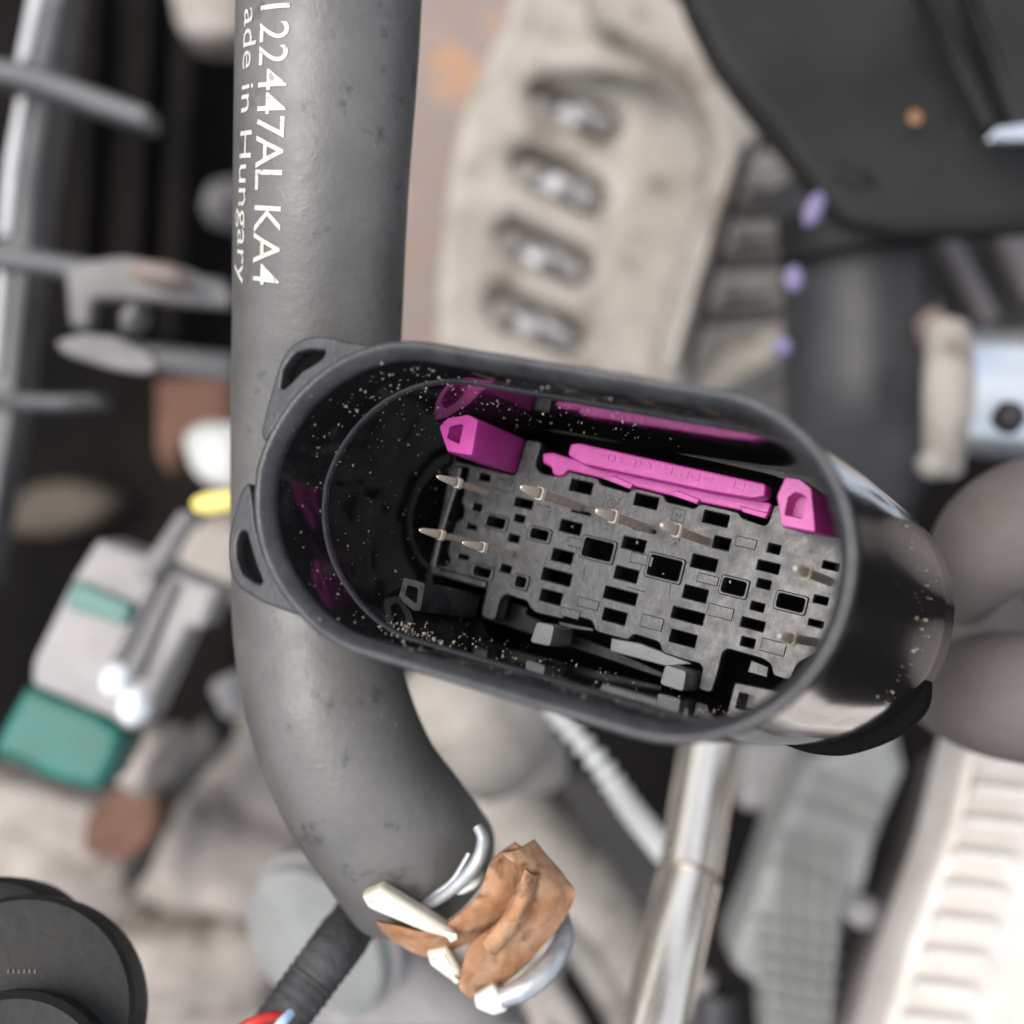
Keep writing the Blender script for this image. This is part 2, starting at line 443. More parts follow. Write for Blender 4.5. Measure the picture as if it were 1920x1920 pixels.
# raised frames round the larger openings
def frame_ring(name, outer_, inner_, d, h, m, parent, ro=.5, ri=.42):
    ol = [(a * .001, b * .001) for a, b in fillet(outer_, ro)]
    hl = [[(a * .001, b * .001) for a, b in fillet(inner_, ri)]]
    return slab2d(name, ol, hl, O + W * d * .001, U, V, -W, h * .001, .00016, m, parent)
for q in rd:
    frame_ring('hole_collar', rect(*q, grow=.46), rect(*q, grow=.0), DP - .5, .9, M['plate'], plate)
# long raised lip on the left edge and small raised tiles
cslab('edge_lip', [(848, 872), (866, 874), (860, 905), (842, 960), (828, 1010), (816, 1062), (900, 1086), (912, 1090), (910, 1104), (806, 1076), (804, 1060), (822, 985), (838, 905)], DP - .8, 1.2, M['plate'], plate, .32, .5)
tiles = [(935, 896, 962, 925), (1068, 1006, 1094, 1030), (1054, 1137, 1085, 1163), (1046, 1004, 1050, 1006), (1185, 1034, 1222, 1064), (1310, 1073, 1345, 1100),
         (1382, 1004, 1416, 1032), (958, 1078, 966, 1100), (1086, 1118, 1120, 1146), (1205, 1150, 1240, 1185), (1330, 1130, 1372, 1165), (1430, 1195, 1470, 1232)]
for q in tiles:
    r_ = rect(*q)
    if abs(r_[0][0] - r_[1][0]) < .5: continue
    slab2d('raised_tile', [(a * .001, b * .001) for a, b in fillet(r_, .15)], [], O + W * (DP - .26) * .001, U, V, -W, .0005, .00012, M['plate'], plate)
# long moulding lines of the plate
for x0, y0, x1, y1 in [(994, 880, 990, 904), (1034, 955, 1028, 968), (1040, 905, 1036, 922), (1088, 1005, 1078, 1040), (1098, 1060, 1092, 1090), (1210, 1037, 1200, 1070),
                       (1258, 1095, 1254, 1118), (985, 1065, 980, 1080), (1000, 1085, 996, 1098), (1005, 945, 1034, 952), (1175, 1100, 1210, 1110)]:
    a0, b0 = loc(x0, y0, DP); a1, b1 = loc(x1, y1, DP)
    sweep3('moulding_line', [(*L(a0, b0, DP), .00007), (*L(a1, b1, DP), .00007)], M['plate'], plate, 6, 1)

# pins ------------------------------------------------------------------------
def box_verts(a0, a1, b0, b1, d0, d1):
    return [L(a, b, d) for d in (d0, d1) for a, b in ((a0, b0), (a1, b0), (a1, b1), (a0, b1))]
BOXF = [(0, 1, 2, 3), (7, 6, 5, 4), (0, 4, 5, 1), (1, 5, 6, 2), (2, 6, 7, 3), (3, 7, 4, 0)]
def prism_loft(name, secs, m, parent, sharp=30):
    """secs = [(list of (a,b) mm, d)]"""
    verts = []; faces = []; n = len(secs[0][0])
    for poly, d in secs:
        for q in poly: verts.append(L(q[0], q[1], d))
    for i in range(len(secs) - 1):
        for k in range(n):
            a = i * n + k; b = i * n + (k + 1) % n
            faces.append((a, b, b + n, a + n))
    faces.append(tuple(range(n))); faces.append(tuple(range((len(secs) - 1) * n, len(secs) * n)))
    o = mesh(name, verts, faces, m, parent, True, sharp=sharp)
    fix_normals(o.data)
    return o
def sqr(a, b, ha, hb, n=3, rr=.35):
    r = min(ha, hb) * rr * 2
    return [(a + x, b + y) for x, y in fillet([(-ha, -hb), (ha, -hb), (ha, hb), (-ha, hb)], r * .9, n)]
SMALL = [(822, 894), (789, 994), (870, 1018)]
BIG = [(979, 914), (1120, 958), (1242, 985), (1492, 1066), (1462, 1193)]
def make_pin(px, py, g, dt):
    a, b = loc(px, py, dt)
    p = prism_loft('pin', [(sqr(a, b, .28 * g, .46 * g), dt + 6.8), (sqr(a, b, .28 * g, .46 * g), DP + 2)], M['pin'], conn)
    prism_loft('seam', [(sqr(a - .06, b + .12, .28 * g, .07), dt + 7.4), (sqr(a - .06, b + .12, .28 * g, .07), DP + 1)], M['pintip'], p)
    prism_loft('tip', [(sqr(a, b, .08 * g, .12 * g), dt - .4), (sqr(a, b, .20 * g, .30 * g), dt + .3), (sqr(a, b, .30 * g, .42 * g), dt + 2.0), (sqr(a, b, .40 * g, .56 * g), dt + 4.4), (sqr(a, b, .42 * g, .60 * g), dt + 5.4), (sqr(a, b, .28 * g, .46 * g), dt + 5.8)], M['pintip'], p)
    prism_loft('collar', [(sqr(a, b, .30 * g, .48 * g), dt + 5.8), (sqr(a, b, .46 * g, .68 * g), dt + 6.0), (sqr(a, b, .52 * g, .74 * g), dt + 6.9), (sqr(a, b, .30 * g, .48 * g), dt + 7.3)], M['pintip'], p)
    return p
for tips, g, dt in ((SMALL, 1.12, 27.0), (BIG, 1.36, 22.0)):
    p0 = make_pin(*tips[0], g, dt); a0_, b0_ = loc(*tips[0], dt)
    for px, py in tips[1:]:
        a, b = loc(px, py, dt)
        c = p0.copy(); COL.objects.link(c); c.location = p0.location + U * ((a - a0_) * .001) + V * ((b - b0_) * .001)
        for ch in p0.children:
            e = ch.copy(); COL.objects.link(e); e.parent = c

# magenta locks ------------------------------------------------------------------
def lp(pts, d): return [loc(x, y, d) for x, y in pts]
def rounded(pts, r=.25, n=2): return fillet(pts, r, n)
def hollow_post(name, top, hole, d0, bot, d1, m, r=.3, hdepth=4.0, ch=.25):
    """post whose top has a square recess: top, hole, bot are pixel outlines with as many points each"""
    T = rounded(lp(top, d0), r); B = rounded(lp(bot, d1), r); H = rounded(lp(hole, d0), .12)
    n = len(T); 
    cx = sum(q[0] for q in T) / n; cy = sum(q[1] for q in T) / n
    def scl(poly, s): return [(cx + (q[0] - cx) * s, cy + (q[1] - cy) * s) for q in poly]
    mix = [((t[0] * .96 + b[0] * .04), (t[1] * .96 + b[1] * .04)) for t, b in zip(T, B)]
    hd = [(q[0] + .2 * (cx - q[0]), q[1] + .2 * (cy - q[1])) for q in H]
    secs = [(hd, d0 + hdepth), (H, d0 + .25), (scl(H, 1.06) if False else H, d0 + .02), (scl(T, .94), d0), (mix, d0 + ch + .3), (B, d1)]
    verts = []; faces = []
    for poly, d in secs:
        for q in poly: verts.append(L(q[0], q[1], d))
    for i in range(len(secs) - 1):
        for k in range(n):
            a = i * n + k; b = i * n + (k + 1) % n
            faces.append((a, b, b + n, a + n))
    faces.append(tuple(range(n)))
    o = mesh(name, verts, faces, m, conn, True, sharp=32); fix_normals(o.data)
    return o
blk = hollow_post('magenta_lock_post',
    [(822, 800), (838, 783), (878, 776), (898, 786), (886, 856), (838, 848)],
    [(843, 800), (852, 797), (864, 795), (869, 797), (861, 833), (838, 822)], 29.0,
    [(900, 850), (915, 822), (950, 812), (984, 824), (966, 889), (915, 876)], 45.0, M['magenta'])
blk2 = hollow_post('magenta_lock_post',
    [(1456, 930), (1472, 893), (1500, 897), (1522, 915), (1530, 1000), (1465, 988)],
    [(1477, 932), (1490, 922), (1503, 925), (1513, 932), (1504, 973), (1470, 966)], 30.0,
    [(1475, 935), (1490, 905), (1540, 925), (1575, 945), (1585, 1012), (1505, 1000)], 45.0, M['magenta'])
bar = cslab('magenta_lock_bar', [(1064, 853), (1069, 832), (1085, 830), (1436, 907), (1434, 931), (1409, 935), (1323, 920), (1208, 895), (1090, 870)], 38, 4, M['magenta'], conn, .3, .5)
low = cslab('magenta_lock_rail', [(1017, 850), (1035, 848), (1065, 857), (1100, 868), (1245, 900), (1400, 932), (1446, 943), (1440, 964), (1385, 956), (1312, 941), (1245, 926), (1186, 911), (1122, 895),
                                  (1064, 881), (1056, 891), (1046, 893), (1036, 889), (1034, 876), (1018, 868)], 43, 3, M['magenta'], conn, .25, .4)
cslab('rail_tooth', [(1150, 892), (1187, 908), (1181, 917), (1128, 896)], 42.4, 1.6, M['magenta'], low, .12, .15)
cslab('rail_tooth', [(1268, 919), (1312, 936), (1306, 945), (1250, 925)], 42.4, 1.6, M['magenta'], low, .12, .15)
cslab('rail_tooth', [(1385, 948), (1440, 962), (1434, 972), (1392, 960)], 42.4, 1.6, M['magenta'], low, .12, .15)
# the magenta slider's far legs, glimpsed through the plate
for (x, y) in ((1312, 1165), (1425, 1176), (1455, 1068)):
    a, b = loc(x, y, DP)
    prism_loft('slider_foot', [(sqr(a + 3.0, b - .1, 1.4, .9), 50), (sqr(a + 3.0, b - .1, 1.4, .9), 60)], M['magenta'], conn)

# writing: text curves turned into thin meshes
def text_verts(body, size, bold=0.0, space=1.0):
    cu = bpy.data.curves.new('t', 'FONT'); cu.body = body; cu.size = size; cu.offset = bold; cu.space_character = space
    cu.resolution_u = 3
    ob = bpy.data.objects.new('t', cu); COL.objects.link(ob)
    dg = bpy.context.evaluated_depsgraph_get()
    me = bpy.data.meshes.new_from_object(ob.evaluated_get(dg)); bpy.data.objects.remove(ob)
    vs = [(v.co.x, v.co.y) for v in me.vertices]; fs = [tuple(p.vertices) for p in me.polygons]
    xs = [v[0] for v in vs]; ys = [v[1] for v in vs]
    return vs, fs, (min(xs), max(xs), min(ys), max(ys))
def raised_text(name, body, ctr, h, d, relief, m, parent, ex, ey, bold=0.0, width=None):
    """solid raised letters on the connector plane; ex, ey = reading and up directions in (a, b)"""
    vs, fs, bb = text_verts(body, 1.0, bold)
    s = h / max(bb[3] - bb[2], .01); sx = s if width is None else width / (bb[1] - bb[0])
    cx, cy = (bb[0] + bb[1]) / 2, (bb[2] + bb[3]) / 2
    pl = [((x - cx) * sx, (y - cy) * s) for x, y in vs]
    ab = [(ctr[0] + x * ex[0] + y * ey[0], ctr[1] + x * ex[1] + y * ey[1]) for x, y in pl]
    n = len(ab)
    verts = [L(a, b, d - relief) for a, b in ab] + [L(a, b, d + .05) for a, b in ab]
    faces = list(fs); cnt = {}
    for f in fs:
        for i in range(len(f)):
            e = (f[i], f[(i + 1) % len(f)])
            cnt[tuple(sorted(e))] = cnt.get(tuple(sorted(e)), 0) + 1
    for f in fs:
        for i in range(len(f)):
            e = (f[i], f[(i + 1) % len(f)])
            if cnt[tuple(sorted(e))] == 1: faces.append((e[0], e[1], e[1] + n, e[0] + n))
    return mesh(name, verts, faces, m, parent, False)
raised_text('moulded_lettering', 'SIT  >PBT  GF30<', loc(1262, 884, 38), 1.25, 38, .14, M['magenta'], bar, (-1, 0), (0, -1), width=25)
M['ink'] = mat('dark_engraving', (.008, .008, .008), .5)
for q, body, h in (((1138, 988), '11', .95), ((1268, 1014), 'T<', .95)):
    r_ = loc(*q, DP)
    tl = None
    if body == '11':
        w_ = 1.7; hh = 1.05
        t_ = [(r_[0] - hh, r_[1] + w_), (r_[0] + hh, r_[1] + w_), (r_[0] + hh, r_[1] - w_), (r_[0] - hh, r_[1] - w_)]
        slab2d('raised_tile', [(a * .001, b * .001) for a, b in t_], [], O + W * (DP - .10) * .001, U, V, -W, .0003, .00004, M['plate'], plate)
    raised_text('engraved_mark', body, r_, h, DP - .10, .03, M['ink'], plate, (0, -1), (1, 0), bold=.01)
# round recycling-like mark and square mark
rc = loc(1147, 944, DP)
slab2d('raised_tile', [((rc[0] + x) * .001, (rc[1] + y) * .001) for x, y in ((-1.1, 1.1), (1.1, 1.1), (1.1, -1.1), (-1.1, -1.1))], [], O + W * (DP - .10) * .001, U, V, -W, .0003, .00004, M['plate'], plate)
def ring_poly(c, r, n=24): return [((c[0] + r * math.cos(2 * math.pi * k / n)) * .001, (c[1] + r * math.sin(2 * math.pi * k / n)) * .001) for k in range(n)]
slab2d('engraved_mark', ring_poly(rc, .72), [ring_poly(rc, .56)], O + W * (DP - .14) * .001, U, V, -W, .0001, .00001, M['ink'], plate)
raised_text('engraved_mark', 'F', rc, .6, DP - .10, .03, M['ink'], plate, (0, -1), (1, 0), bold=.01)
rc = loc(1272, 966, DP)
sqo = [(rc[0] - 1, rc[1] + 1), (rc[0] + 1, rc[1] + 1), (rc[0] + 1, rc[1] - 1), (rc[0] - 1, rc[1] - 1)]
sqi = [(rc[0] - .88, rc[1] + .88), (rc[0] + .88, rc[1] + .88), (rc[0] + .88, rc[1] - .88), (rc[0] - .88, rc[1] - .88)]
slab2d('engraved_mark', [(a * .001, b * .001) for a, b in sqo], [[(a * .001, b * .001) for a, b in sqi]], O + W * (DP - .04) * .001, U, V, -W, .0001, .00001, M['ink'], plate)
raised_text('engraved_mark', '2', rc, 1.0, DP, .04, M['ink'], plate, (0, -1), (1, 0), bold=.01)

# lower lock pieces ------------------------------------------------------------
cslab('lock_tab', [(1006, 1165), (1040, 1172), (1031, 1213), (993, 1204)], 38, 8, M['tab'], conn, .2, .6)
cslab('lock_tab', [(1247, 1245), (1288, 1258), (1281, 1298), (1236, 1283)], 38, 9, M['tab'], conn, .2, .6)
cslab('lock_lever', [(1146, 1196), (1200, 1206), (1290, 1240), (1296, 1245), (1250, 1250), (1143, 1221)], 44.6, 1.6, M['tab'], conn, .2, .2)
cslab('lock_lever', [(1047, 1165), (1113, 1178), (1111, 1184), (1053, 1177)], 45, 1.4, M['plate'], conn, .15, .15)
cslab('lock_lever', [(1408, 1236), (1442, 1250), (1439, 1272), (1400, 1261)], 46.5, 2.4, M['plate'], conn, .2, .2)
cslab('guide_wall', [(905, 1112), (990, 1138), (985, 1150), (1046, 1178), (1145, 1215), (1250, 1262), (1245, 1275), (1130, 1235), (1040, 1205), (900, 1160)], 50, 6, M['floor'], conn, .3, .4)
hollow_post('guide_post', [(756, 1081), (777, 1086), (798, 1094), (789, 1147), (776, 1147), (746, 1122)],
            [(763, 1097), (773, 1099), (784, 1103), (781, 1131), (776, 1130), (759, 1116)], 27.0,
            [(800, 1100), (860, 1105), (900, 1115), (890, 1160), (850, 1160), (790, 1140)], 46, M['plate'], .3)
hollow_post('guide_post', [(1377, 1279), (1420, 1288), (1466, 1297), (1450, 1350), (1400, 1352), (1360, 1345)],
            [(1385, 1297), (1400, 1300), (1416, 1306), (1412, 1332), (1395, 1332), (1378, 1328)], 33.0,
            [(1400, 1285), (1440, 1292), (1490, 1300), (1480, 1345), (1430, 1352), (1385, 1345)], 47, M['plate'], .35)
# mounting ears -------------------------------------------------------------------
def z3(pts): return [(400 + x / 3.84, 600 + y / 3.84) for x, y in pts]
ear1_out = [(488, 812), (499, 767), (522, 686), (533, 662), (548, 645), (577, 630), (612, 630), (650, 640), (720, 652), (690, 668), (640, 684), (580, 722), (530, 775), (496, 830)]
ear1_hole = z3([(483, 490), (505, 350), (560, 270), (600, 232), (690, 208), (800, 215), (800, 240), (780, 275), (700, 330), (640, 362), (560, 445), (505, 495)])
ear2_out = [(449, 925), (438, 965), (428, 1010), (428, 1050), (436, 1085), (452, 1105), (492, 1130), (575, 1160), (610, 1166), (560, 1135), (520, 1095), (492, 1040), (478, 985), (472, 930), (466, 900)]
ear2_hole = z3([(190, 1530), (215, 1515), (238, 1530), (270, 1650), (310, 1780), (352, 1880), (335, 1905), (290, 1890), (210, 1830), (170, 1720), (165, 1610)])
for o_, h_ in ((ear1_out, ear1_hole), (ear2_out, ear2_hole)):
    cslab('mounting_ear', o_, .5, 3.0, M['rim'], conn, .35, 1.0, [(lp(h_, .5), .4)])
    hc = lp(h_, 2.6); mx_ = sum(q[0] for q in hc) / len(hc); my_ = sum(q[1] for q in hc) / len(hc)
    slab2d('ear_backing', [((mx_ + (a - mx_) * 1.12) * .001, (my_ + (b - my_) * 1.12) * .001) for a, b in hc], [], O + W * .0026, U, V, -W, .003, .0002, M['well'], conn)  # black backing under the ear; near-black colour carries the hole's darkness

# rubber flange and wire boot at the back of the connector
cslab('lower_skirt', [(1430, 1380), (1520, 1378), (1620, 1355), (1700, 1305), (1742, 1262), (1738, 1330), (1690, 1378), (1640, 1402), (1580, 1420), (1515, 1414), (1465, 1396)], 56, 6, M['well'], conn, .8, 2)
cslab('outer_seam', [(1625, 942), (1640, 958), (1655, 1000), (1662, 1060), (1658, 1062), (1650, 1003), (1634, 962)], 20, .5, M['rim'], conn, .1, .2)

# ================================================================== COOLANT HOSE
hz = []
hose = empty('coolant_hose', P(595, 900, .222))
tag(hose, 'thick grey rubber hose with cream printed lettering, running down behind the black connector', 'hose')
hb = sweep('hose_wall', [(690, -1300, .198, 190), (655, -760, .202, 184), (632, -320, .206, 178), (622, -120, .208, 175), (614, 100, .209, 171), (603, 350, .211, 163), (596, 600, .216, 158), (590, 800, .222, 155), (588, 1000, .225, 153),
                         (592, 1180, .224, 152), (618, 1330, .222, 153), (672, 1465, .223, 154), (738, 1560, .226, 156), (785, 1625, .231, 156)],
           M['hose'], hose, 128, 14, fr_out=hz)
def hose_point(s, th, lift=0.00010):
    for i in range(len(hz) - 1):
        if hz[i][5] <= s <= hz[i + 1][5]:
            t = (s - hz[i][5]) / (hz[i + 1][5] - hz[i][5]); A, B = hz[i], hz[i + 1]; break
    else: A = B = hz[-1]; t = 0
    p = A[0].lerp(B[0], t); nr = A[2].lerp(B[2], t).normalized(); bi = A[3].lerp(B[3], t).normalized(); r = A[4] + (B[4] - A[4]) * t
    return p + (nr * math.cos(th) + bi * math.sin(th)) * (r + lift)
def s_at(py):
    
    best = (1e9, 0)
    for A, B in zip(hz, hz[1:]):
        for k in range(6):
            t = k / 6; c = (A[0] + A[2] * A[4] * .85).lerp(B[0] + B[2] * B[4] * .85, t)
            e = abs(960 - c.y / (CAMZ - c.z) * F - py)
            if e < best[0]: best = (e, A[5] + (B[5] - A[5]) * t)
    return best[1]
# which sign of theta is the left side of the picture
sgn = 1 if hose_point(s_at(300), .8).x < hose_point(s_at(300), -.8).x else -1
def hose_text(body, y0, y1, th0, th1, bold, dth=0.0, centres=None):
    """letters run down the hose; their tops point right. th0 = baseline angle, th1 = cap-height angle"""
    if centres:
        vs, fs = [], []; span = y1 - y0
        for ch, yc in zip(body, centres):
            v1, f1, b1 = text_verts(ch, 1.0, bold); n0 = len(vs); mid = (b1[0] + b1[1]) / 2
            vs += [((x - mid) * 1.04 + (yc - y0) / 84.0, y) for x, y in v1]; fs += [tuple(i + n0 for i in f_) for f_ in f1]
        bb = (0, span / 84.0, 0, 1)
    else: vs, fs, bb = text_verts(body, 1.0, bold)
    import bmesh
    bm = bmesh.new(); bv = [bm.verts.new((x, y, 0)) for x, y in vs]
    for f in fs:
        try: bm.faces.new([bv[i] for i in f])
        except ValueError: pass
    bmesh.ops.triangulate(bm, faces=bm.faces)
    for _ in range(4):
        long_ = [e for e in bm.edges if e.calc_length() > .12]
        if not long_: break
        bmesh.ops.subdivide_edges(bm, edges=long_, cuts=1); bmesh.ops.triangulate(bm, faces=bm.faces)
    bm.verts.index_update(); vs = [(v.co.x, v.co.y) for v in bm.verts]; fs = [tuple(v.index for v in f.verts) for f in bm.faces]; bm.free()
    _, _, capb = text_verts('H', 1.0, bold)
    s0, s1 = s_at(y0), s_at(y1); vv = []
    # denser mesh is not needed: letters are small against the hose radius
    for x, y in vs:
        t = (x - bb[0]) / (bb[1] - bb[0]); s = s0 + (s1 - s0) * t
        th = th0 + (th1 - th0) * (y / capb[3]) + dth * t
        vv.append(hose_point(s, sgn * th))
    return mesh('printed_lettering', vv, fs, M['print'], hose, False)
R_ = math.radians
hose_text('122447AL KA4'.replace(' ', ''), 0, 545, R_(34.8), R_(14.3), .002, R_(3), [19, 66, 112, 160, 205, 249, 293, 343, 415, 470, 520])
hose_text('ade in Hungary', 12, 545, R_(51), R_(37.5), .0, R_(7))

# ================================================================== ENGINE BAY, far things first
def thing(name, at, label, cat, group=None):
    return tag(empty(name, at), label, cat, group)

# engine block (beige, lower left) ---------------------------------------------
eb = thing('engine_block', P(400, 1700, .36), 'pale beige cast engine block filling the lower left behind the hose', 'engine')
slab('casting', [(-60, 1440), (60, 1470), (200, 1560), (330, 1500), (420, 1400), (500, 1330), (760, 1380), (960, 1560), (1060, 1700), (1040, 2000), (-60, 2000)], .36, .05, M['cast2'], eb, .006, 40)
lump('boss', 380, 1640, .345, 170, 130, M['cast2'], eb, .018, .25, 3)
lump('boss', 130, 1660, .345, 150, 90, M['cast2'], eb, .014, .3, 5, -.4)
lump('boss', 330, 1840, .345, 190, 110, M['cast2'], eb, .014, .3, 8)
lump('boss', 500, 1480, .35, 110, 160, M['cast2'], eb, .014, .3, 9)
slab('casting_rib', [(40, 1470), (190, 1520), (230, 1590), (170, 1640), (60, 1580), (-40, 1560), (-40, 1460)], .325, .02, M['cast2'], eb, .004, 30)
rp = tag(slab('rusty_plate', [(160, 1530), (220, 1480), (300, 1500), (290, 1570), (235, 1620), (150, 1600)], .315, .012, M['rustdark'], None, .002, 18),
         'dark brown rusted plate below the teal connector', 'plate')
tag(slab('dark_strut', [(240, 1450), (390, 1340), (420, 1400), (300, 1540), (235, 1690), (222, 1640)], .33, .02, M['dark'], None, .003, 14),
    'dark tapering strut beside the brown rusted plate', 'strut')
tag(lump('tan_bracket', 262, 1440, .30, 50, 75, M['cast2'], None, .012, .3, 11, -.5), 'tan rounded bracket end right of the teal plug', 'bracket')
tag(lump('grey_lug', 430, 1310, .30, 46, 44, M['greyplast'], None, .010, .25, 12), 'small grey lug peeping out left of the hose bend', 'lug')

# dark block behind the grille
bl = thing('dark_engine_panel', P(230, 500, .42), 'black engine panel in shadow behind the grille bars', 'panel')
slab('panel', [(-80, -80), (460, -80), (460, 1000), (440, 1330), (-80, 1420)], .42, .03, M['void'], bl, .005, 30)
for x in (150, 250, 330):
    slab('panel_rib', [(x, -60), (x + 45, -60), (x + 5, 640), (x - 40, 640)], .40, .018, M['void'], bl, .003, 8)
tag(slab('pale_casting', [(315, -60), (455, -60), (455, 62), (400, 70), (335, 60), (320, 10)], .36, .02, M['cast2'], None, .006, 30), 'pale blurred casting at the top, left of the printed hose', 'casting')
tag(lump('pinkish_fitting', 415, 365, .36, 50, 44, M['bracketgrey'], None, .012, .3, 22, .5), 'small pinkish grey fitting left of the lettering', 'fitting')
tag(slab('brown_sump', [(-20, 960), (60, 905), (150, 900), (230, 935), (180, 980), (90, 1010), (-20, 1000)], .41, .02, M['sump'], None, .006, 30), 'dim brown casting low in the dark left edge above the grey plug', 'casting')

# grille ---------------------------------------------------------------------------
g = thing('radiator_grille', P(60, 400, .29), 'grey plastic grille with a slanted upright and crossbars at the left edge', 'grille')
slab('upright', [(55, -40), (130, -40), (22, 800), (-30, 1100), (-90, 1100), (-40, 700)], .290, .012, M['bar'], g, .0015, 6)
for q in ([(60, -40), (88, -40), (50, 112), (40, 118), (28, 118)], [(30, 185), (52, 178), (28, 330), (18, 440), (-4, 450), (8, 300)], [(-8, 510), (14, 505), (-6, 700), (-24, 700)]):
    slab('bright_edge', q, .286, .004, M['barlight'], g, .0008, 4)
slab('crossbar', [(-40, 98), (60, 118), (190, 165), (282, 200), (276, 238), (170, 205), (60, 165), (-40, 140)], .283, .010, M['bar'], g, .002, 10)
slab('crossbar', [(-40, 452), (90, 470), (260, 500), (420, 520), (430, 556), (250, 545), (90, 512), (-40, 492)], .283, .010, M['bar'], g, .002, 10)
slab('crossbar', [(-40, 732), (100, 738), (180, 738), (186, 762), (100, 768), (-40, 764)], .283, .010, M['bar'], g, .002, 8)

# bracket cluster
b = thing('mounting_bracket', P(230, 590, .28), 'small silver bracket with a yellowish bolt left of the hose', 'bracket')
slab('plate', [(120, 495), (230, 478), (345, 500), (430, 540), (428, 575), (320, 568), (250, 560), (175, 560), (168, 615), (130, 612)], .279, .006, M['bracketgrey'], b, .0015, 12)
lump('bolt', 292, 508, .272, 62, 26, M['rustpale'], b, .006, .2, 31, -.15)
lump('clip_end', 238, 588, .275, 22, 34, M['bracketgrey'], b, .006, .15, 32, -.4)
slab('blade', [(98, 640), (150, 622), (215, 628), (285, 660), (300, 690), (270, 702), (200, 690), (120, 665)], .270, .004, M['bracketgrey'], b, .0012, 16)
slab('lower_arm', [(240, 640), (440, 660), (440, 715), (330, 700), (260, 690)], .30, .008, M['bar'], b, .002, 14)
tag(slab('rust_block', [(290, 708), (440, 710), (440, 810), (350, 830), (320, 900), (290, 850)], .33, .02, M['rustdark'], None, .003, 20),
    'dark reddish rusted block left of the hose, under the silver bracket', 'block')
tag(slab('white_fitting', [(335, 815), (370, 788), (455, 792), (455, 920), (385, 912), (350, 880)], .31, .014, M['offwhite'], None, .006, 34), 'white rounded fitting just left of the connector mouth', 'fitting')
tag(slab('yellow_sleeve', [(352, 938), (380, 922), (445, 916), (445, 956), (385, 966), (362, 962)], .262, .006, M['yellow'], None, .002, 14),
    'small yellow sleeve between the white fitting and the black mounting ear', 'sleeve')
tag(slab('pale_bracket', [(330, 1010), (400, 960), (450, 950), (450, 1140), (400, 1110), (330, 1070)], .31, .012, M['cast'], None, .003, 20),
    'pale metal bracket between the grey plug and the connector ear', 'bracket')

# teal and grey plug ----------------------------------------------------------------
t = thing('teal_plug', P(210, 1250, .275), 'grey plug with teal green end and two white bosses at the left', 'plug')
slab('body', [(183, 1010), (275, 1042), (322, 1068), (414, 1106), (380, 1182), (356, 1176), (270, 1362), (240, 1372), (205, 1345), (165, 1330), (58, 1285), (60, 1240), (137, 1083)], .272, .016, M['greyplast'], t, .002, 12)
for q in ([(292, 1078), (306, 1082), (220, 1262), (200, 1252)], [(322, 1090), (334, 1094), (258, 1275), (240, 1266)]):
    slab('dark_channel', q, .2712, .002, M['bar'], t, .0004, 3)
slab('seal_band', [(136, 1088), (248, 1136), (234, 1174), (122, 1138)], .2705, .006, M['palegreen'], t, .001, 6)
slab('end_cap', [(46, 1285), (180, 1335), (232, 1372), (222, 1420), (185, 1488), (110, 1470), (-20, 1415), (0, 1370)], .274, .02, M['green'], t, .003, 16)
sweep('stem', [(350, 975, .276, 20), (310, 1035, .272, 21), (272, 1080, .270, 20)], M['greyplast'], t)
lump('white_boss', 208, 1279, .264, 30, 34, M['white'], t, .004, .08, 41, -.4)
lump('white_boss', 243, 1329, .264, 33, 38, M['white'], t, .004, .08, 42, -.4)

# alternator -----------------------------------------------------------------------
al = thing('alternator', P(1100, 400, .33), 'beige cast aluminium alternator housing with a row of cooling slots', 'alternator')
def slot_px(cx, cy, w_, h_, rot):
    ca, sa = math.cos(rot), math.sin(rot)
    base = [(-w_, -h_ * .2), (-w_ * .75, -h_), (0, -h_ * .8), (w_ * .8, -h_ * .45), (w_, h_ * .2), (w_ * .75, h_), (0, h_ * .75), (-w_ * .7, h_ * .6)]
    return [(cx + x * ca - y * sa, cy + x * sa + y * ca) for x, y in base]
slots = [slot_px(1082, 200, 100, 46, .30), slot_px(1052, 333, 104, 50, .30), slot_px(1024, 468, 104, 50, .26), slot_px(1008, 600, 102, 49, .24)]
slab('casing', [(985, -80), (945, 40), (880, 170), (838, 340), (822, 520), (818, 660), (800, 900), (1230, 900), (1262, 640), (1330, 420), (1385, 250), (1330, 120), (1240, 20), (1180, -80)],
     .325, .022, M['cast'], al, .005, 30, holes=slots, tilt=(-.05, 0), hr=14)
slab('inner_block', [(960, 60), (1240, 60), (1230, 300), (1190, 700), (880, 700), (900, 350)], .360, .02, M['cast2'], al, .003, 30)
for i, (x, y) in enumerate(((1095, 215), (1062, 350), (1030, 485), (1015, 615))):
    lump('winding', x, y, .330, 74, 30, M['coil'], al, .008, .35, 50 + i, -.35, 3)
    lump('winding', x - 24, y - 2, .327, 36, 20, M['coil'], al, .006, .3, 60 + i, -.3, 3)
slab('shoulder', [(1190, -80), (1260, -20), (1350, 80), (1430, 200), (1432, 250), (1400, 330), (1345, 520), (1290, 730), (1230, 800), (1236, 640), (1300, 430), (1352, 260), (1300, 160), (1180, 60), (1120, 40), (1100, -80)],
     .310, .02, M['cast'], al, .004, 24)
slab('clamp_band', [(1372, 262), (1398, 270), (1320, 520), (1268, 700), (1242, 690), (1296, 505)], .304, .008, M['cast'], al, .003, 10)
slab('seam_groove', [(1402, 262), (1412, 268), (1350, 500), (1296, 690), (1284, 684), (1336, 495)], .3085, .006, M['dark'], al, .001, 3)
